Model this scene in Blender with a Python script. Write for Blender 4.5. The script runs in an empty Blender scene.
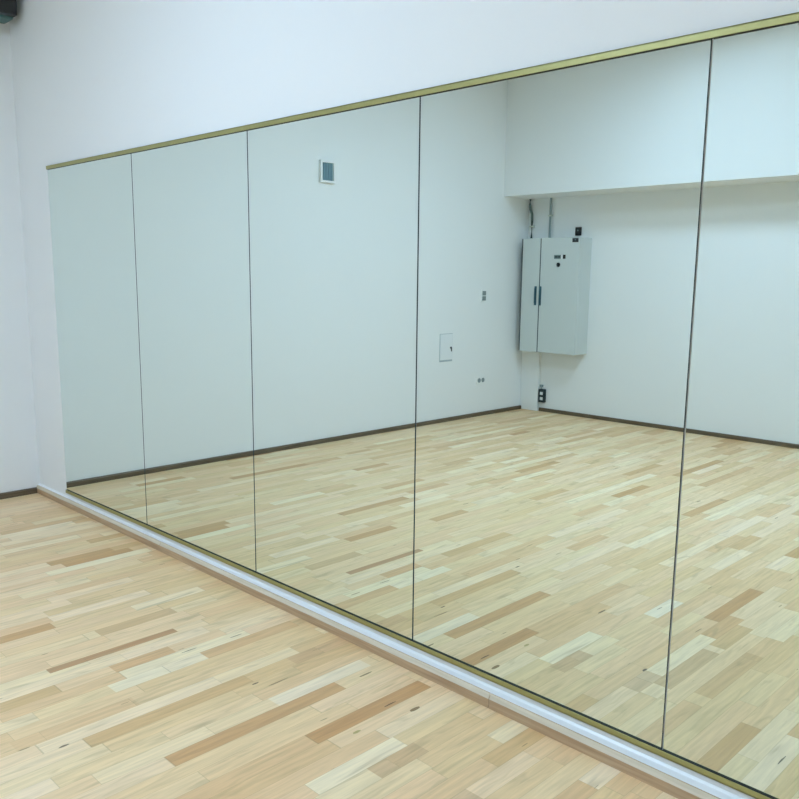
import bpy, bmesh, math, random
from mathutils import Matrix, Vector
C = bpy.context.scene.collection
random.seed(7)

# ------------------------------------------------------------------ materials
def new_mat(name):
    m = bpy.data.materials.new(name); m.use_nodes = True
    nt = m.node_tree
    return m, nt, nt.nodes['Principled BSDF']

def plain(name, col, rough=.5, metal=0., bump=0., scale=60., vary=0., spec=.5):
    m, nt, p = new_mat(name)
    N, L = nt.nodes, nt.links
    p.inputs['Roughness'].default_value = rough
    p.inputs['Metallic'].default_value = metal
    p.inputs['Specular IOR Level'].default_value = spec
    tc = N.new('ShaderNodeTexCoord')
    no = N.new('ShaderNodeTexNoise'); no.inputs['Scale'].default_value = scale; no.inputs['Detail'].default_value = 4
    L.new(tc.outputs['Object'], no.inputs['Vector'])
    mx = N.new('ShaderNodeMix'); mx.data_type = 'RGBA'
    mx.inputs[6].default_value = (*[c * (1 - vary) for c in col], 1)
    mx.inputs[7].default_value = (*[min(1, c * (1 + vary)) for c in col], 1)
    L.new(no.outputs['Fac'], mx.inputs[0]); L.new(mx.outputs[2], p.inputs['Base Color'])
    if bump:
        b = N.new('ShaderNodeBump'); b.inputs['Strength'].default_value = bump; b.inputs['Distance'].default_value = .002
        L.new(no.outputs['Fac'], b.inputs['Height']); L.new(b.outputs['Normal'], p.inputs['Normal'])
    return m

def srgb(r, g, b):
    f = lambda c: c / 12.92 if c <= .04045 else ((c + .055) / 1.055) ** 2.4
    return tuple(f(v / 255) for v in (r, g, b))

M_WALL = plain('white_wall_paint', (.80, .81, .81), .75, bump=.12, scale=220, vary=.01)
M_CEIL = plain('ceiling_paint', (.78, .79, .79), .8, bump=.1, scale=200, vary=.01)
M_SILL = plain('white_gloss_caulk', (.86, .88, .90), .28, bump=.3, scale=18, vary=.02)
M_GOLD = plain('brass_anodised_channel', srgb(170, 164, 108), .38, metal=.55, bump=.1, scale=90, vary=.08)
M_BLACKGAP = plain('black_rubber_seal', (.012, .012, .008), .7)
M_EDGE = plain('dark_glass_edge', (.05, .075, .08), .25)
M_CAB = plain('cabinet_grey_lacquer', srgb(200, 206, 204), .4, bump=.05, scale=300, vary=.01)
M_SEAM = plain('cabinet_seal', srgb(52, 70, 74), .6)
M_HANDLE = plain('handle_blue_grey', srgb(70, 105, 115), .4, metal=.3)
M_BLACK = plain('black_plastic', (.012, .013, .014), .42)
M_GREYP = plain('grey_print', srgb(105, 130, 128), .5)
M_DARKBOX = plain('dark_socket_plastic', srgb(22, 42, 42), .45)
M_WHITEP = plain('white_plastic', (.80, .81, .80), .35)
M_SOCKD = plain('socket_recess', srgb(128, 142, 144), .5)
M_LOUVRE = plain('vent_louvre', srgb(135, 168, 180), .45)
M_PIPE_G = plain('grey_conduit', srgb(150, 165, 165), .45)
M_PIPE_W = plain('pale_conduit', srgb(205, 210, 200), .5)
M_HATCH = plain('hatch_white', (.76, .78, .79), .5)
M_HATCHG = plain('hatch_gap', srgb(165, 180, 184), .6)
M_LSBODY = plain('loudspeaker_body', srgb(75, 110, 108), .55)
M_LSCONE = plain('loudspeaker_cone', srgb(95, 108, 120), .4)
M_STEEL = plain('brushed_steel', (.5, .5, .5), .35, metal=.9)

def mirror_mat():
    m, nt, p = new_mat('silvered_mirror')
    p.inputs['Base Color'].default_value = (.83, .915, .88, 1)
    p.inputs['Metallic'].default_value = 1
    p.inputs['Roughness'].default_value = 0
    return m
M_MIRROR = mirror_mat()

def wood_strip(name, c1, c2, rough, grain_axis):
    m, nt, p = new_mat(name)
    N, L = nt.nodes, nt.links
    tc = N.new('ShaderNodeTexCoord'); mp = N.new('ShaderNodeMapping')
    mp.inputs['Scale'].default_value = (3, 60, 60) if grain_axis == 'x' else (60, 3, 60)
    L.new(tc.outputs['Object'], mp.inputs['Vector'])
    no = N.new('ShaderNodeTexNoise'); no.inputs['Scale'].default_value = 1.6; no.inputs['Detail'].default_value = 6
    L.new(mp.outputs[0], no.inputs['Vector'])
    cr = N.new('ShaderNodeValToRGB')
    cr.color_ramp.elements[0].position = .3; cr.color_ramp.elements[0].color = (*c1, 1)
    cr.color_ramp.elements[1].position = .7; cr.color_ramp.elements[1].color = (*c2, 1)
    L.new(no.outputs['Fac'], cr.inputs[0]); L.new(cr.outputs[0], p.inputs['Base Color'])
    p.inputs['Roughness'].default_value = rough
    return m
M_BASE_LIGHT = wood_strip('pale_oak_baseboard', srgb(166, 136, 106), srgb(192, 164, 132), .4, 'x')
M_BASE_BEVEL_LIT = wood_strip('oak_bevel_lit_tone', srgb(196, 184, 162), srgb(216, 204, 184), .45, 'x')  # paler than the strip: light caught by the chamfer, put into its colour
M_BASE_DARK_Y = wood_strip('dark_oak_baseboard_side', srgb(82, 68, 50), srgb(110, 94, 72), .5, 'y')
M_BASE_DARK_X = wood_strip('dark_oak_baseboard_back', srgb(82, 68, 50), srgb(110, 94, 72), .5, 'x')

def floor_mat():
    m, nt, p = new_mat('strip_parquet')
    N, L = nt.nodes, nt.links
    def math_(op, a, b=None, c=None):
        n = N.new('ShaderNodeMath'); n.operation = op
        for i, v in enumerate((a, b, c)):
            if v is None: continue
            if isinstance(v, (int, float)): n.inputs[i].default_value = v
            else: L.new(v, n.inputs[i])
        return n.outputs[0]
    tc = N.new('ShaderNodeTexCoord'); sep = N.new('ShaderNodeSeparateXYZ')
    L.new(tc.outputs['Object'], sep.inputs[0])
    X, Y = sep.outputs[0], sep.outputs[1]
    RW = .0665
    u = math_('DIVIDE', X, RW)
    u = math_('ADD', u, .37)
    row = math_('FLOOR', u); fu = math_('SUBTRACT', u, row)
    w1 = N.new('ShaderNodeTexWhiteNoise'); w1.noise_dimensions = '1D'; L.new(row, w1.inputs['W'])
    rs = N.new('ShaderNodeSeparateColor'); L.new(w1.outputs['Color'], rs.inputs[0])
    Ls = math_('MULTIPLY_ADD', rs.outputs[0], .22, .36)
    v = math_('DIVIDE', Y, Ls)
    v = math_('MULTIPLY_ADD', rs.outputs[1], 9.0, v)
    # uneven stave lengths: warp before flooring
    wob = math_('SINE', math_('MULTIPLY', v, 2.3))
    v2 = math_('MULTIPLY_ADD', wob, .22, v)
    sid = math_('FLOOR', v2); fv = math_('SUBTRACT', v2, sid)
    cmb = N.new('ShaderNodeCombineXYZ'); L.new(row, cmb.inputs[0]); L.new(sid, cmb.inputs[1])
    w2 = N.new('ShaderNodeTexWhiteNoise'); w2.noise_dimensions = '2D'; L.new(cmb.outputs[0], w2.inputs['Vector'])
    ws = N.new('ShaderNodeSeparateColor'); L.new(w2.outputs['Color'], ws.inputs[0])
    ramp = N.new('ShaderNodeValToRGB'); e = ramp.color_ramp.elements
    stops = [(0., (206, 160, 110)), (.04, (220, 180, 132)), (.12, (231, 196, 150)), (.35, (238, 205, 161)), (.65, (241, 211, 170)), (.88, (245, 219, 182)), (1., (250, 229, 198))]
    e[0].position = 0; e[0].color = (*srgb(*stops[0][1]), 1)
    e[1].position = 1; e[1].color = (*srgb(*stops[-1][1]), 1)
    for ps, c in stops[1:-1]:
        q = e.new(ps); q.color = (*srgb(*c), 1)
    L.new(ws.outputs[0], ramp.inputs[0])
    # hue drift per stave: pinkish / greenish
    mixh = N.new('ShaderNodeMix'); mixh.data_type = 'RGBA'
    mixh.inputs[6].default_value = (1.0, .93, .89, 1); mixh.inputs[7].default_value = (.975, .985, .88, 1)
    L.new(ws.outputs[1], mixh.inputs[0])
    mul = N.new('ShaderNodeMix'); mul.data_type = 'RGBA'; mul.blend_type = 'MULTIPLY'; mul.inputs[0].default_value = .75
    L.new(ramp.outputs[0], mul.inputs[6]); L.new(mixh.outputs[2], mul.inputs[7])
    col = mul.outputs[2]
    def mixcol(fac, c, target, blend='MIX'):
        n = N.new('ShaderNodeMix'); n.data_type = 'RGBA'; n.blend_type = blend
        L.new(fac, n.inputs[0]); L.new(c, n.inputs[6]); n.inputs[7].default_value = (*target, 1)
        return n.outputs[2]
    # some particular staves of this floor: x0,x1,y0,y1 (floor metres), colour
    def box(x0, x1, y0, y1):
        a = math_('GREATER_THAN', X, x0); b = math_('LESS_THAN', X, x1)
        c = math_('GREATER_THAN', Y, y0); d = math_('LESS_THAN', Y, y1)
        return math_('MULTIPLY', math_('MULTIPLY', a, b), math_('MULTIPLY', c, d))
    R0 = lambda x: (math.floor(x / RW + .37) - .37) * RW
    for x, y0, y1, c, am, w in [
            (-2.835, -1.075, -.56, (186, 134, 88), .85, .6), (-3.03, -.80, -.46, (212, 172, 124), .8, 1),
            (-2.69, -.90, -.66, (220, 172, 122), .8, 1), (-2.56, -.97, -.60, (248, 230, 196), .8, 1),
            (-2.29, -.39, -.11, (216, 174, 130), .75, 1), (-1.61, -.655, -.457, (214, 176, 132), .85, 1),
            (-1.35, -.69, -.52, (212, 176, 134), .7, 1), (-1.24, -1.02, -.62, (208, 172, 126), .8, 1),
            (-1.11, -1.11, -.66, (216, 176, 128), .8, 1), (-1.62, -1.40, -1.16, (250, 234, 208), .8, 1),
            (-2.42, -1.35, -.95, (228, 188, 140), .7, 1), (-2.1, -.62, -.2, (248, 228, 198), .7, 1)]:
        x0 = R0(x); bx_ = box(x0, x0 + RW * w, y0, y1)
        col = mixcol(math_('MULTIPLY', bx_, am), col, srgb(*c))
    # grain: long noise shifted per stave
    mp = N.new('ShaderNodeCombineXYZ')
    L.new(math_('MULTIPLY_ADD', X, 75.0, math_('MULTIPLY', ws.outputs[2], 40.0)), mp.inputs[0])
    L.new(math_('MULTIPLY_ADD', Y, 4.5, math_('MULTIPLY', ws.outputs[1], 30.0)), mp.inputs[1])
    g = N.new('ShaderNodeTexNoise'); g.inputs['Scale'].default_value = 1; g.inputs['Detail'].default_value = 5; g.inputs['Distortion'].default_value = .7
    L.new(mp.outputs[0], g.inputs['Vector'])
    gr = N.new('ShaderNodeMapRange'); gr.inputs[1].default_value = .35; gr.inputs[2].default_value = .75; gr.inputs[3].default_value = 1.0; gr.inputs[4].default_value = .80
    L.new(g.outputs['Fac'], gr.inputs[0])
    vm = N.new('ShaderNodeVectorMath'); vm.operation = 'SCALE'; L.new(col, vm.inputs[0]); L.new(gr.outputs[0], vm.inputs['Scale'])
    col = vm.outputs[0]
    # broad darker heartwood figure within staves
    mp3 = N.new('ShaderNodeCombineXYZ')
    L.new(math_('MULTIPLY_ADD', X, 22.0, math_('MULTIPLY', ws.outputs[1], 50.0)), mp3.inputs[0])
    L.new(math_('MULTIPLY_ADD', Y, 3.2, math_('MULTIPLY', ws.outputs[0], 50.0)), mp3.inputs[1])
    g3 = N.new('ShaderNodeTexNoise'); g3.inputs['Scale'].default_value = 1; g3.inputs['Detail'].default_value = 2; g3.inputs['Distortion'].default_value = 1.2
    L.new(mp3.outputs[0], g3.inputs['Vector'])
    f3 = N.new('ShaderNodeMapRange'); f3.inputs[1].default_value = .58; f3.inputs[2].default_value = .78; f3.inputs[3].default_value = 0; f3.inputs[4].default_value = .5
    L.new(g3.outputs['Fac'], f3.inputs[0])
    col = mixcol(f3.outputs[0], col, srgb(170, 145, 105))
    # knots: sparse dark slivers along the grain
    mp4 = N.new('ShaderNodeCombineXYZ')
    L.new(math_('MULTIPLY_ADD', g.outputs['Fac'], .35, math_('MULTIPLY', X, 22.0)), mp4.inputs[0]); L.new(math_('MULTIPLY', Y, 2.6), mp4.inputs[1])
    vo = N.new('ShaderNodeTexVoronoi'); vo.voronoi_dimensions = '2D'; vo.inputs['Scale'].default_value = 1
    L.new(mp4.outputs[0], vo.inputs['Vector'])
    vs = N.new('ShaderNodeSeparateColor'); L.new(vo.outputs['Color'], vs.inputs[0])
    size = math_('MULTIPLY', math_('GREATER_THAN', vs.outputs[0], .88), math_('MULTIPLY_ADD', vs.outputs[1], .06, .015))
    kn = math_('LESS_THAN', vo.outputs['Distance'], size)
    col = mixcol(math_('MULTIPLY', kn, .55), col, srgb(110, 78, 46))
    def spot(x, y, rx, ry, c, am=.85):
        nonlocal col
        a = math_('DIVIDE', math_('SUBTRACT', math_('MULTIPLY_ADD', g.outputs['Fac'], .012, X), x + .006), rx * .62); b = math_('DIVIDE', math_('SUBTRACT', Y, y), ry)
        r = math_('ADD', math_('MULTIPLY', a, a), math_('MULTIPLY', b, b))
        col = mixcol(math_('MULTIPLY', math_('LESS_THAN', r, 1.0), am), col, srgb(*c))
    for s in [(-2.665, -.618, .005, .035, (70, 45, 25)), (-2.352, -1.238, .007, .018, (60, 42, 25)), (-2.271, -.588, .005, .014, (80, 50, 30)),
              (-2.224, -.524, .003, .045, (130, 85, 50)), (-1.838, -.345, .006, .028, (80, 55, 30)), (-1.757, -.308, .012, .022, (120, 90, 50)),
              (-1.787, -.542, .010, .016, (170, 150, 85)), (-1.358, -.689, .007, .015, (55, 45, 30)), (-.779, -.457, .004, .032, (70, 60, 42)),
              (-1.76, -1.05, .007, .03, (90, 70, 40)), (-2.05, -.26, .006, .03, (120, 95, 60))]:
        spot(*s)
    # hairline joints
    eu = math_('MINIMUM', fu, math_('SUBTRACT', 1.0, fu)); ju = math_('LESS_THAN', eu, .012)
    ev = math_('MINIMUM', fv, math_('SUBTRACT', 1.0, fv)); jv = math_('LESS_THAN', ev, .0025)
    j = math_('MAXIMUM', ju, jv)
    col = mixcol(math_('MULTIPLY', j, .28), col, srgb(130, 105, 70))
    L.new(col, p.inputs['Base Color'])
    p.inputs['Roughness'].default_value = .42
    p.inputs['Specular IOR Level'].default_value = .35
    b = N.new('ShaderNodeBump'); b.inputs['Strength'].default_value = .12; b.inputs['Distance'].default_value = .001
    L.new(g.outputs['Fac'], b.inputs['Height']); L.new(b.outputs['Normal'], p.inputs['Normal'])
    return m
M_FLOOR = floor_mat()

def emit(name, col, s):
    m, nt, p = new_mat(name)
    p.inputs['Base Color'].default_value = (.8, .8, .8, 1)
    p.inputs['Emission Color'].default_value = (*col, 1)
    p.inputs['Emission Strength'].default_value = s
    return m
LAMP_COL = (.545, .75, 1.0)
M_DIFF = emit('lit_diffuser', LAMP_COL, 45.0)

# ------------------------------------------------------------------ mesh helpers
def add_box(bm, x0, x1, y0, y1, z0, z1, mi=0, bev=0.):
    r = bmesh.ops.create_cube(bm, size=1)
    vs = r['verts']
    for v in vs:
        v.co = Vector(((x0 + x1) / 2 + v.co.x * (x1 - x0), (y0 + y1) / 2 + v.co.y * (y1 - y0), (z0 + z1) / 2 + v.co.z * (z1 - z0)))
    fs = set(f for v in vs for f in v.link_faces)
    for f in fs: f.material_index = mi
    if bev:
        es = set(e for v in vs for e in v.link_edges)
        rb = bmesh.ops.bevel(bm, geom=list(es), offset=bev, segments=2, profile=.6, affect='EDGES')
        for f in rb['faces']: f.material_index = mi
    return vs

def add_cyl(bm, a, b, r, seg=20, mi=0, r2=None):
    a, b = Vector(a), Vector(b); d = b - a
    mt = Matrix.Translation((a + b) / 2) @ d.to_track_quat('Z', 'Y').to_matrix().to_4x4()
    q = bmesh.ops.create_cone(bm, cap_ends=True, segments=seg, radius1=r, radius2=r if r2 is None else r2, depth=d.length, matrix=mt)
    for f in set(f for v in q['verts'] for f in v.link_faces): f.material_index = mi
    return q['verts']

def add_prism(bm, prof, a, b, prof2=None, mi=0):
    """prof: list of 2D (across, z); swept along the world axis that a->b runs on (x or y)."""
    prof2 = prof2 or prof
    ax = 0 if abs(b[0] - a[0]) > abs(b[1] - a[1]) else 1
    P = lambda base, q: Vector((base[0], base[1] + q[0], q[1])) if ax == 0 else Vector((base[0] + q[0], base[1], q[1]))
    v1 = [bm.verts.new(P(a, q)) for q in prof]; v2 = [bm.verts.new(P(b, q)) for q in prof2]
    n = len(prof); fs = [bm.faces.new(v1), bm.faces.new(v2[::-1])]
    for i in range(n): fs.append(bm.faces.new((v1[i], v2[i], v2[(i + 1) % n], v1[(i + 1) % n])))
    for f in fs: f.material_index = mi

def obj(name, bm, mats, parent=None, loc=(0, 0, 0), smooth=False):
    bmesh.ops.recalc_face_normals(bm, faces=bm.faces)
    me = bpy.data.meshes.new(name); bm.to_mesh(me); bm.free()
    for m in (mats if isinstance(mats, (list, tuple)) else [mats]): me.materials.append(m)
    if smooth:
        for p in me.polygons: p.use_smooth = True
        try: me.set_sharp_from_angle(angle=math.radians(40))
        except Exception: pass
    o = bpy.data.objects.new(name, me); C.objects.link(o)
    o.location = loc
    if parent: o.parent = parent
    return o

def tag(o, label, cat, group=None):
    o['label'] = label; o['category'] = cat
    if group: o['group'] = group
    return o

def thing(name, label, cat, loc=(0, 0, 0), group=None):
    o = bpy.data.objects.new(name, None); C.objects.link(o); o.location = loc
    o.empty_display_size = .1
    return tag(o, label, cat, group)

def struct(name, bm, m, label=None):
    o = obj(name, bm, m); o['kind'] = 'structure'
    if label: o['label'] = label
    return o

# ------------------------------------------------------------------ room numbers (metres)
XL, XR = -5.39, 4.6          # left end wall, right end wall
YF, YB = -.085, -5.37        # mirror wall, wall behind the camera
ZC = 3.45                    # ceiling
BEAM_Y, BEAM_Z = -4.93, 2.237
YM = -.092                   # face of the mirrors
T = .15

bm = bmesh.new(); add_box(bm, XL - T, XR + T, YB - T, YF + T, -.1, 0); struct('floor', bm, M_FLOOR, 'pale oak strip parquet floor')
bm = bmesh.new(); add_box(bm, XL - T, XR + T, YB - T, YF + T, ZC, ZC + .1); struct('ceiling', bm, M_CEIL)
bm = bmesh.new(); add_box(bm, XL - T, XR + T, YF, YF + T, 0, ZC); struct('wall_front', bm, M_WALL, 'white wall that carries the mirrors')
bm = bmesh.new(); add_box(bm, XL - T, XR + T, YB - T, YB, 0, ZC); struct('wall_back', bm, M_WALL, 'white wall with grey electrical cabinet, under a bulkhead')
bm = bmesh.new(); add_box(bm, XL - T, XL, YB, YF, 0, ZC); struct('wall_left', bm, M_WALL, 'white end wall with vent and access hatch')
bm = bmesh.new(); add_box(bm, XR, XR + T, YB, YF, 0, ZC); struct('wall_right', bm, M_WALL)
bm = bmesh.new(); add_box(bm, XL, XR, YB, BEAM_Y, BEAM_Z, ZC); struct('trim_1', bm, M_WALL, 'deep white bulkhead along the top of the back wall')

# baseboards: a low wood strip with a chamfered top; in front of the mirrors a white sealed ledge lies behind it
HB, HF = .050, .033
def lead(y): return [(y, 0), (y, HF), (y + .0085, HB), (y + .014, HB), (y + .014, 0)]
y_at = lambda x: -.1115 - (x + 5.37) * .0042
bm = bmesh.new()
cuts = [XL, -3.78, -1.588, .62, 2.8, XR]
for a, b in zip(cuts, cuts[1:]):
    g = .0012
    add_prism(bm, lead(y_at(a)), (a + g, 0), (b - g, 0), lead(y_at(b)))
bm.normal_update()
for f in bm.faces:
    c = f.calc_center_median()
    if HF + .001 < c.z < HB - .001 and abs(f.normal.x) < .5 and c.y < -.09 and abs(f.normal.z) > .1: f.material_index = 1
struct('baseboard_front', bm, [M_BASE_LIGHT, M_BASE_BEVEL_LIT], 'pale wood strip in front of the mirrors')
bm = bmesh.new()
le = lambda y: [(y + .0095, 0), (y + .0095, HB - .001), (y + .014, HB + .0005), (YF - .006, HB + .002), (YF, HB + .008), (YF, 0)]
add_prism(bm, le(y_at(XL)), (XL, 0), (XR, 0), le(y_at(XR)))
struct('trim_2', bm, M_SILL, 'white ledge between mirrors and wood strip')
prL = [(0, 0), (.018, 0), (.018, .030), (.013, .037), (0, .037)]
bm = bmesh.new(); add_prism(bm, prL, (XL, -5.328), (XL, y_at(XL) - .0005)); struct('baseboard_left', bm, M_BASE_DARK_Y)
bm = bmesh.new(); add_prism(bm, prL, (-5.156, YB), (XR - .018, YB)); struct('baseboard_back', bm, M_BASE_DARK_X)
bm = bmesh.new(); add_prism(bm, [(-q[0], q[1]) for q in prL], (XR, YB), (XR, y_at(XR) - .0005)); struct('baseboard_right', bm, M_BASE_DARK_Y)

# ------------------------------------------------------------------ mirrors
MX = [-4.956, -3.953, -2.962, -1.978, -.986, .005]
ZB, ZT = .1005, 2.0115
mlabels = ['leftmost tall frameless mirror panel, beside the bare strip of white wall',
           'tall mirror panel second from the left, reflecting only bare white wall and floor',
           'tall mirror panel reflecting the small square wall vent',
           'wide mirror panel reflecting the grey electrical cabinet and the room corner',
           'rightmost mirror panel cut by the photo edge, reflecting only bulkhead, wall and floor']
for i in range(5):
    x0, x1 = MX[i] + (.0033 if i else 0), MX[i + 1] - .0033
    bm = bmesh.new()
    add_box(bm, x0, x1, YM, YF - .0005, ZB - .006, ZT + .006, 1)
    for f in bm.faces:
        c = f.calc_center_median()
        if abs(c.y - YM) < 1e-4: f.material_index = 0
    o = obj('wall_mirror', bm, [M_MIRROR, M_EDGE])
    tag(o, mlabels[i], 'mirror', 'mirror panels side by side on the white wall')

def channel(z_in, z_out, name, label):
    """J-shaped channel: lip over the glass, web on the wall, plus the black seal line at the glass"""
    t = thing(name, label, 'mirror trim', (MX[0], YF, min(z_in, z_out)))
    s = 1 if z_out > z_in else -1
    bm = bmesh.new()
    x0, x1 = 0, MX[-1] - MX[0]
    zi = (z_in - min(z_in, z_out)); zo = (z_out - min(z_in, z_out))
    yl = YM - .0085 - YF
    add_box(bm, x0, x1, yl, yl + .0025, min(zi, zo), max(zi, zo), 0, .0007)   # front lip
    add_box(bm, x0, x1, yl, 0, min(zo, zo - s * .003), max(zo, zo - s * .003), 0)    # outer web
    obj('metal_channel', bm, M_GOLD, t)
    bm = bmesh.new()
    add_box(bm, x0, x1, YM - .0055 - YF, YM - YF - .0002, min(zi - s * .0009, zi + s * .006), max(zi - s * .0009, zi + s * .006), 0)
    obj('rubber_seal', bm, M_BLACKGAP, t)
    return t
channel(ZT, ZT + .019, 'mirror_top_channel', 'long brass coloured metal channel along the top edge of the mirrors')
channel(ZB, ZB - .018, 'mirror_bottom_channel', 'long brass coloured metal channel along the bottom edge of the mirrors')

# ------------------------------------------------------------------ things on the left end wall (x = XL); ym turns mirror depth into real y
ym = lambda yv: 2 * YM - yv
# vent
y1, y0 = ym(2.301) , ym(2.457)      # y0 < y1
t = thing('wall_vent', 'small square white ventilation grille with grey louvres high on the white wall', 'vent', (XL, (y0 + y1) / 2, 2.172))
w = (y1 - y0) / 2; h = .177
bm = bmesh.new(); f = .018
add_box(bm, 0, .028, -w, w, 0, f, 0, .002); add_box(bm, 0, .028, -w, w, h - f, h, 0, .002)
add_box(bm, 0, .028, -w, -w + f, f, h - f, 0, .002); add_box(bm, 0, .028, w - f, w, f, h - f, 0, .002)
obj('frame', bm, M_WHITEP, t)
bm = bmesh.new(); add_box(bm, 0, .006, -w + f, w - f, f, h - f)
n = 7
for k in range(n):
    yc = -w + f + (k + .5) * (2 * w - 2 * f) / n
    vs = add_box(bm, .008, .018, yc - .0035, yc + .0035, f, h - f)
obj('grille', bm, M_LOUVRE, t)
# access hatch
y1, y0 = ym(3.806), ym(3.991)
t = thing('access_hatch', 'flush rectangular white access hatch with a small black lock, low on the end wall', 'access panel', (XL, (y0 + y1) / 2, .599))
w = (y1 - y0) / 2; h = .275
bm = bmesh.new()
add_box(bm, 0, .004, -w, w, 0, h)
obj('frame', bm, M_HATCHG, t)
bm = bmesh.new(); add_box(bm, .004, .008, -w + .005, w - .005, .018, h - .005, 0, .001)
dr = obj('door', bm, M_HATCH, t)
bm = bmesh.new(); add_cyl(bm, (.008, -w + .028, .135), (.013, -w + .028, .135), .011); add_box(bm, .008, .014, -w + .016, -w + .024, .098, .132)
obj('lock', bm, M_BLACK, dr)
# switch (two rockers one over the other)
y1, y0 = ym(4.413), ym(4.495)
t = thing('wall_switch', 'small white double switch above the low socket on the end wall', 'switch', (XL, (y0 + y1) / 2, 1.175))
w = (y1 - y0) / 2 - .002; h = .12
bm = bmesh.new(); add_box(bm, 0, .010, -w, w, 0, h, 0, .002); obj('cover_plate', bm, M_WHITEP, t)
for k in (0, 1):
    bm = bmesh.new(); add_box(bm, .010, .016, -w + .012, w - .012, .012 + k * .052, .056 + k * .052, 0, .002); obj('rocker', bm, M_SOCKD, t)
# low double socket
y1, y0 = ym(4.380), ym(4.507)
t = thing('wall_socket', 'low white double power socket on the end wall near the room corner', 'socket', (XL, (y0 + y1) / 2, .33))
w = (y1 - y0) / 2; h = .084
bm = bmesh.new(); add_box(bm, 0, .010, -w, w, 0, h, 0, .002); obj('cover_plate', bm, M_WHITEP, t)
for k in (-1, 1):
    bm = bmesh.new(); add_cyl(bm, (.010, k * w * .48, h / 2), (.0125, k * w * .48, h / 2), .024, 24); obj('outlet', bm, M_SOCKD, t)

# ------------------------------------------------------------------ electrical cabinet on the back wall
CX0, CX1, CZ0, CZ1 = -5.305, -4.606, .656, 1.822
CS = -5.068; CD = .218           # seam x, total depth from the wall
t = thing('electrical_cabinet', 'light grey two-door electrical cabinet hung on the wall in the room corner', 'electrical cabinet', (CX0, YB, CZ0))
Wc, Hc = CX1 - CX0, CZ1 - CZ0
bm = bmesh.new(); add_box(bm, 0, Wc, 0, CD - .022, 0, Hc, 0, .003)
obj('body', bm, M_CAB, t)
bm = bmesh.new(); add_box(bm, -.003, Wc - .004, CD - .022, CD - .002, .002, Hc - .004); obj('door_seal', bm, M_SEAM, t)
s = CS - CX0
for (a, b, nm) in ((.012, s - .006, 'narrow'), (s + .005, Wc, 'wide')):
    bm = bmesh.new(); add_box(bm, a, b, CD - .018, CD, 0, Hc, 0, .003)
    dr = obj('door', bm, M_CAB, t); dr['label'] = 'narrow left door' if nm == 'narrow' else 'wide right door with label and knob'
    bm = bmesh.new()
    hx = s - .043 if nm == 'narrow' else s + .016
    add_box(bm, hx - .011, hx + .011, CD + .0, CD + .012, 1.14 - CZ0, 1.335 - CZ0, 0, .003)
    add_box(bm, hx - .006, hx + .006, CD + .012, CD + .022, 1.16 - CZ0, 1.315 - CZ0, 0, .002)
    obj('handle', bm, M_HANDLE, dr)
    if nm == 'wide':
        bm = bmesh.new()
        add_box(bm, -4.900 - CX0, -4.818 - CX0, CD, CD + .003, 1.612 - CZ0, 1.650 - CZ0, 0)
        add_box(bm, -4.796 - CX0, -4.765 - CX0, CD, CD + .003, 1.612 - CZ0, 1.652 - CZ0, 1)
        add_box(bm, -4.818 - CX0, -4.796 - CX0, CD, CD + .0025, 1.612 - CZ0, 1.650 - CZ0, 2)
        # small grey characters of the plate, too small to read
        for k in range(4): add_box(bm, -4.892 - CX0 + k * .018, -4.881 - CX0 + k * .018, CD + .003, CD + .0035, 1.622 - CZ0, 1.641 - CZ0, 1)
        obj('name_plate', bm, [M_GREYP, M_BLACK, M_WHITEP], dr)
        bm = bmesh.new(); add_cyl(bm, (-4.845 - CX0, CD, 1.553 - CZ0), (-4.845 - CX0, CD + .006, 1.553 - CZ0), .021, 24)
        add_box(bm, -4.852 - CX0, -4.838 - CX0, CD + .006, CD + .022, 1.533 - CZ0, 1.573 - CZ0, 0, .002)
        obj('rotary_knob', bm, M_BLACK, dr)
        bm = bmesh.new(); add_box(bm, -4.690 - CX0, -4.622 - CX0, CD, CD + .006, 1.772 - CZ0, 1.812 - CZ0, 0, .001)
        add_box(bm, -4.662 - CX0, -4.648 - CX0, CD + .006, CD + .007, 1.792 - CZ0, 1.800 - CZ0, 1)
        obj('black_tag', bm, [M_BLACK, M_GREYP], dr)
# sensor on the wall above the cabinet
t = thing('wall_sensor', 'small black box sensor on the wall just above the electrical cabinet', 'sensor', (-4.764, YB, 1.848))
bm = bmesh.new(); add_box(bm, -.032, .032, 0, .02, 0, .082, 0, .003); obj('housing', bm, M_BLACK, t)
bm = bmesh.new(); add_cyl(bm, (0, .02, .050), (0, .023, .050), .008, 16); obj('lens', bm, M_GREYP, t)

def tube(name, pts, r, m, parent):
    bm = bmesh.new()
    ring = []
    P = [Vector(p) for p in pts]
    for i, p in enumerate(P):
        d = (P[min(i + 1, len(P) - 1)] - P[max(i - 1, 0)]).normalized()
        q = d.to_track_quat('Z', 'X')
        ring.append([bm.verts.new(p + q @ Vector((r * math.cos(a), r * math.sin(a), 0))) for a in [k * math.tau / 14 for k in range(14)]])
    for a, b in zip(ring, ring[1:]):
        for k in range(14): bm.faces.new((a[k], a[(k + 1) % 14], b[(k + 1) % 14], b[k]))
    bm.faces.new(ring[0][::-1]); bm.faces.new(ring[-1])
    return obj(name, bm, m, parent, smooth=True)
t = thing('cable_conduit', 'dark grey conduit with a slight kink running up from cabinet to bulkhead near the corner', 'conduit', (-5.345, YB, CZ1))
g = BEAM_Z - CZ1
tube('pipe', [(.01, .022, 0), (.012, .022, g * .45), (.008, .022, g * .62), (-.012, .022, g * .74), (-.018, .022, g * .86), (-.018, .022, g)], .013, plain('dark_grey_conduit', srgb(98, 118, 116), .5), t)
bm = bmesh.new(); add_box(bm, -.012, .034, 0, .036, g * .30, g * .30 + .014, 0, .002); obj('clip', bm, M_PIPE_W, t)
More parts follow.
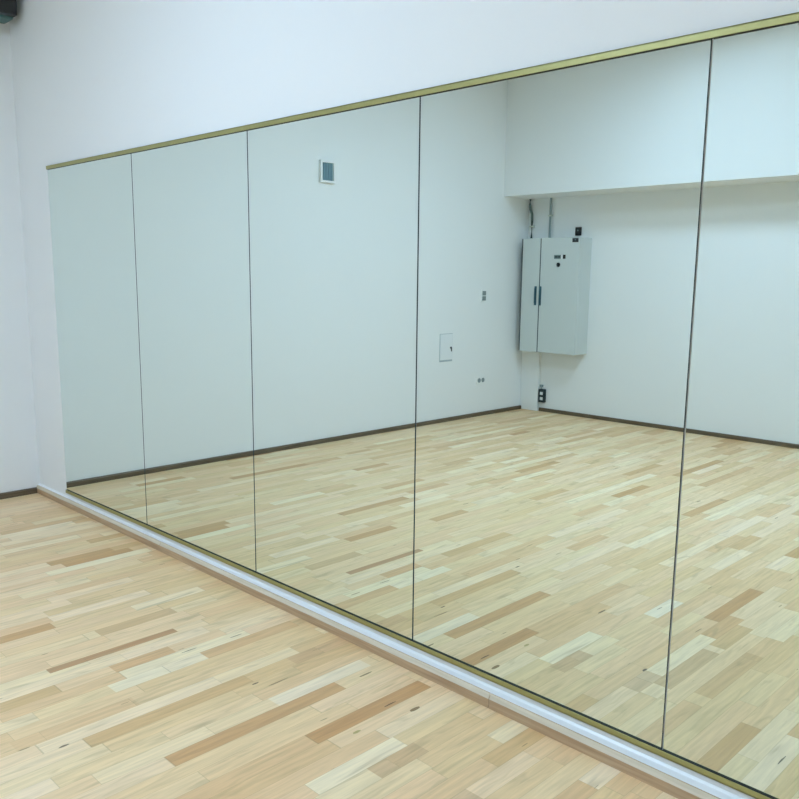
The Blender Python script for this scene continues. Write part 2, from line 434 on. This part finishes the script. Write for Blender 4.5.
t = thing('cable_conduit', 'pale conduit running straight up from cabinet top to bulkhead, second from the corner', 'conduit', (-5.106, YB, CZ1))
tube('pipe', [(0, .020, 0), (0, .020, g)], .012, M_PIPE_G, t)
bm = bmesh.new(); add_box(bm, -.022, .022, 0, .033, g * .55, g * .55 + .014, 0, .002); obj('clip', bm, M_PIPE_W, t)

# boxed duct in the corner, floor to cabinet
t = thing('cable_duct', 'white boxed cable duct rising from floor to cabinet in the room corner', 'duct', ((XL - 5.160) / 2, YB, 0))
w = (-5.160 - XL) / 2 - .0005
bm = bmesh.new(); add_box(bm, -w, w, 0, .034, 0, CZ0 - .001); obj('duct_base', bm, M_WHITEP, t)
bm = bmesh.new(); add_box(bm, -w + .001, w, .034, .042, .0, CZ0 - .001, 0, .002); obj('duct_cover', bm, M_WHITEP, t)

# dark surface socket next to the duct
t = thing('surface_socket', 'dark surface-mounted box with two pale outlets beside the white duct, near the floor', 'socket', (-5.112, YB, .100))
bm = bmesh.new(); add_box(bm, -.038, .032, 0, .045, 0, .142, 0, .004); obj('box', bm, M_DARKBOX, t)
for k in (0, 1):
    bm = bmesh.new(); add_box(bm, -.016, .020, .045, .049, .026 + k * .056, .058 + k * .056, 0, .003)
    fc = obj('outlet', bm, M_WHITEP, t); fc['label'] = 'pale square outlet'
t = thing('junction_box', 'tiny grey junction box above the dark socket beside the duct', 'junction box', (-5.138, YB, .262))
bm = bmesh.new(); add_box(bm, -.018, .018, 0, .02, 0, .024, 0, .002); obj('box', bm, M_PIPE_G, t)
tube('lead', [(0, .010, 0), (.004, .010, -.019)], .004, M_PIPE_G, t)

# ------------------------------------------------------------------ loudspeaker high in the corner
t = thing('wall_loudspeaker', 'black loudspeaker mounted high on the end wall beside the mirror wall', 'loudspeaker', (XL, -.27, 2.88))
bm = bmesh.new(); add_box(bm, .045, .185, -.145, .140, -.015, .40, 0, .012); obj('cabinet', bm, M_LSBODY, t)
bm = bmesh.new(); add_box(bm, .185, .240, -.150, .142, -.004, .405, 0, .010)
fr = obj('front_grille', bm, M_BLACK, t)
bm = bmesh.new(); add_cyl(bm, (.240, -.035, .095), (.246, -.035, .095), .075, 32, 0, .068); add_cyl(bm, (.246, -.035, .095), (.252, -.035, .095), .03, 24, 0, .02)
obj('cone', bm, M_LSCONE, fr)
bm = bmesh.new(); add_box(bm, 0, .006, -.06, .06, .10, .30, 0, .001); add_box(bm, .006, .045, -.03, .03, .17, .23, 0, .002)
obj('bracket', bm, M_STEEL, t)

# ------------------------------------------------------------------ ceiling lights
def lamp(x, y, label):
    t = thing('ceiling_light', label, 'ceiling light', (x, y, ZC), 'square ceiling lights')
    LX, LY, H = .30, .30, .05
    bm = bmesh.new()
    add_box(bm, -LX - .02, LX + .02, -LY - .02, LY + .02, -.02, 0)
    for s in (-1, 1):
        add_box(bm, -LX - .02, LX + .02, s * (LY + .01) - .01, s * (LY + .01) + .01, -H, -.02)
        add_box(bm, s * (LX + .01) - .01, s * (LX + .01) + .01, -LY, LY, -H, -.02)
    obj('frame', bm, M_WHITEP, t)
    bm = bmesh.new(); add_box(bm, -LX, LX, -LY, LY, -H + .004, -.021); obj('diffuser', bm, M_DIFF, t)
lamp(-2.85, -1.95, 'square lit ceiling light over the left half of the room, nearer the mirrors')
lamp(-2.85, -3.5, 'square lit ceiling light over the left half of the room, nearer the back wall')
lamp(1.9, -1.95, 'square lit ceiling light over the right half of the room, nearer the mirrors')
lamp(1.9, -3.5, 'square lit ceiling light over the right half of the room, nearer the back wall')

# ------------------------------------------------------------------ world, camera, view
wd = bpy.data.worlds.new('world'); bpy.context.scene.world = wd; wd.use_nodes = True
wd.node_tree.nodes['Background'].inputs[0].default_value = (.02, .02, .02, 1)

cam = bpy.data.cameras.new('camera'); co = bpy.data.objects.new('camera', cam); C.objects.link(co)
R = Matrix(((0.7091444651317922, -0.12829992931208736, 0.6932916094339077), (0.7049824769535467, 0.11414801083502318, -0.6999785273926977), (0.010669337438969766, 0.9851443344814611, 0.1713966320488608)))
co.matrix_world = Matrix.Translation((0, -2.1657355, 1.42794596)) @ R.to_4x4()
cam.sensor_fit = 'HORIZONTAL'; cam.sensor_width = 36
cam.lens = 825.756 / 799 * 36
cam.shift_x = -(400.425 - 399.5) / 799
cam.shift_y = (419.302 - 399.5) / 799
cam.clip_start = .05; cam.clip_end = 60
sc = bpy.context.scene; sc.camera = co
sc.view_settings.view_transform = 'Standard'; sc.view_settings.look = 'None'
sc.view_settings.gamma = 1; sc.view_settings.use_curve_mapping = False
sc.view_settings.exposure = 0.06
sc.cycles.max_bounces = 14; sc.cycles.diffuse_bounces = 7; sc.cycles.glossy_bounces = 6
sc.cycles.sample_clamp_indirect = 4.0
sc.cycles.use_denoising = True
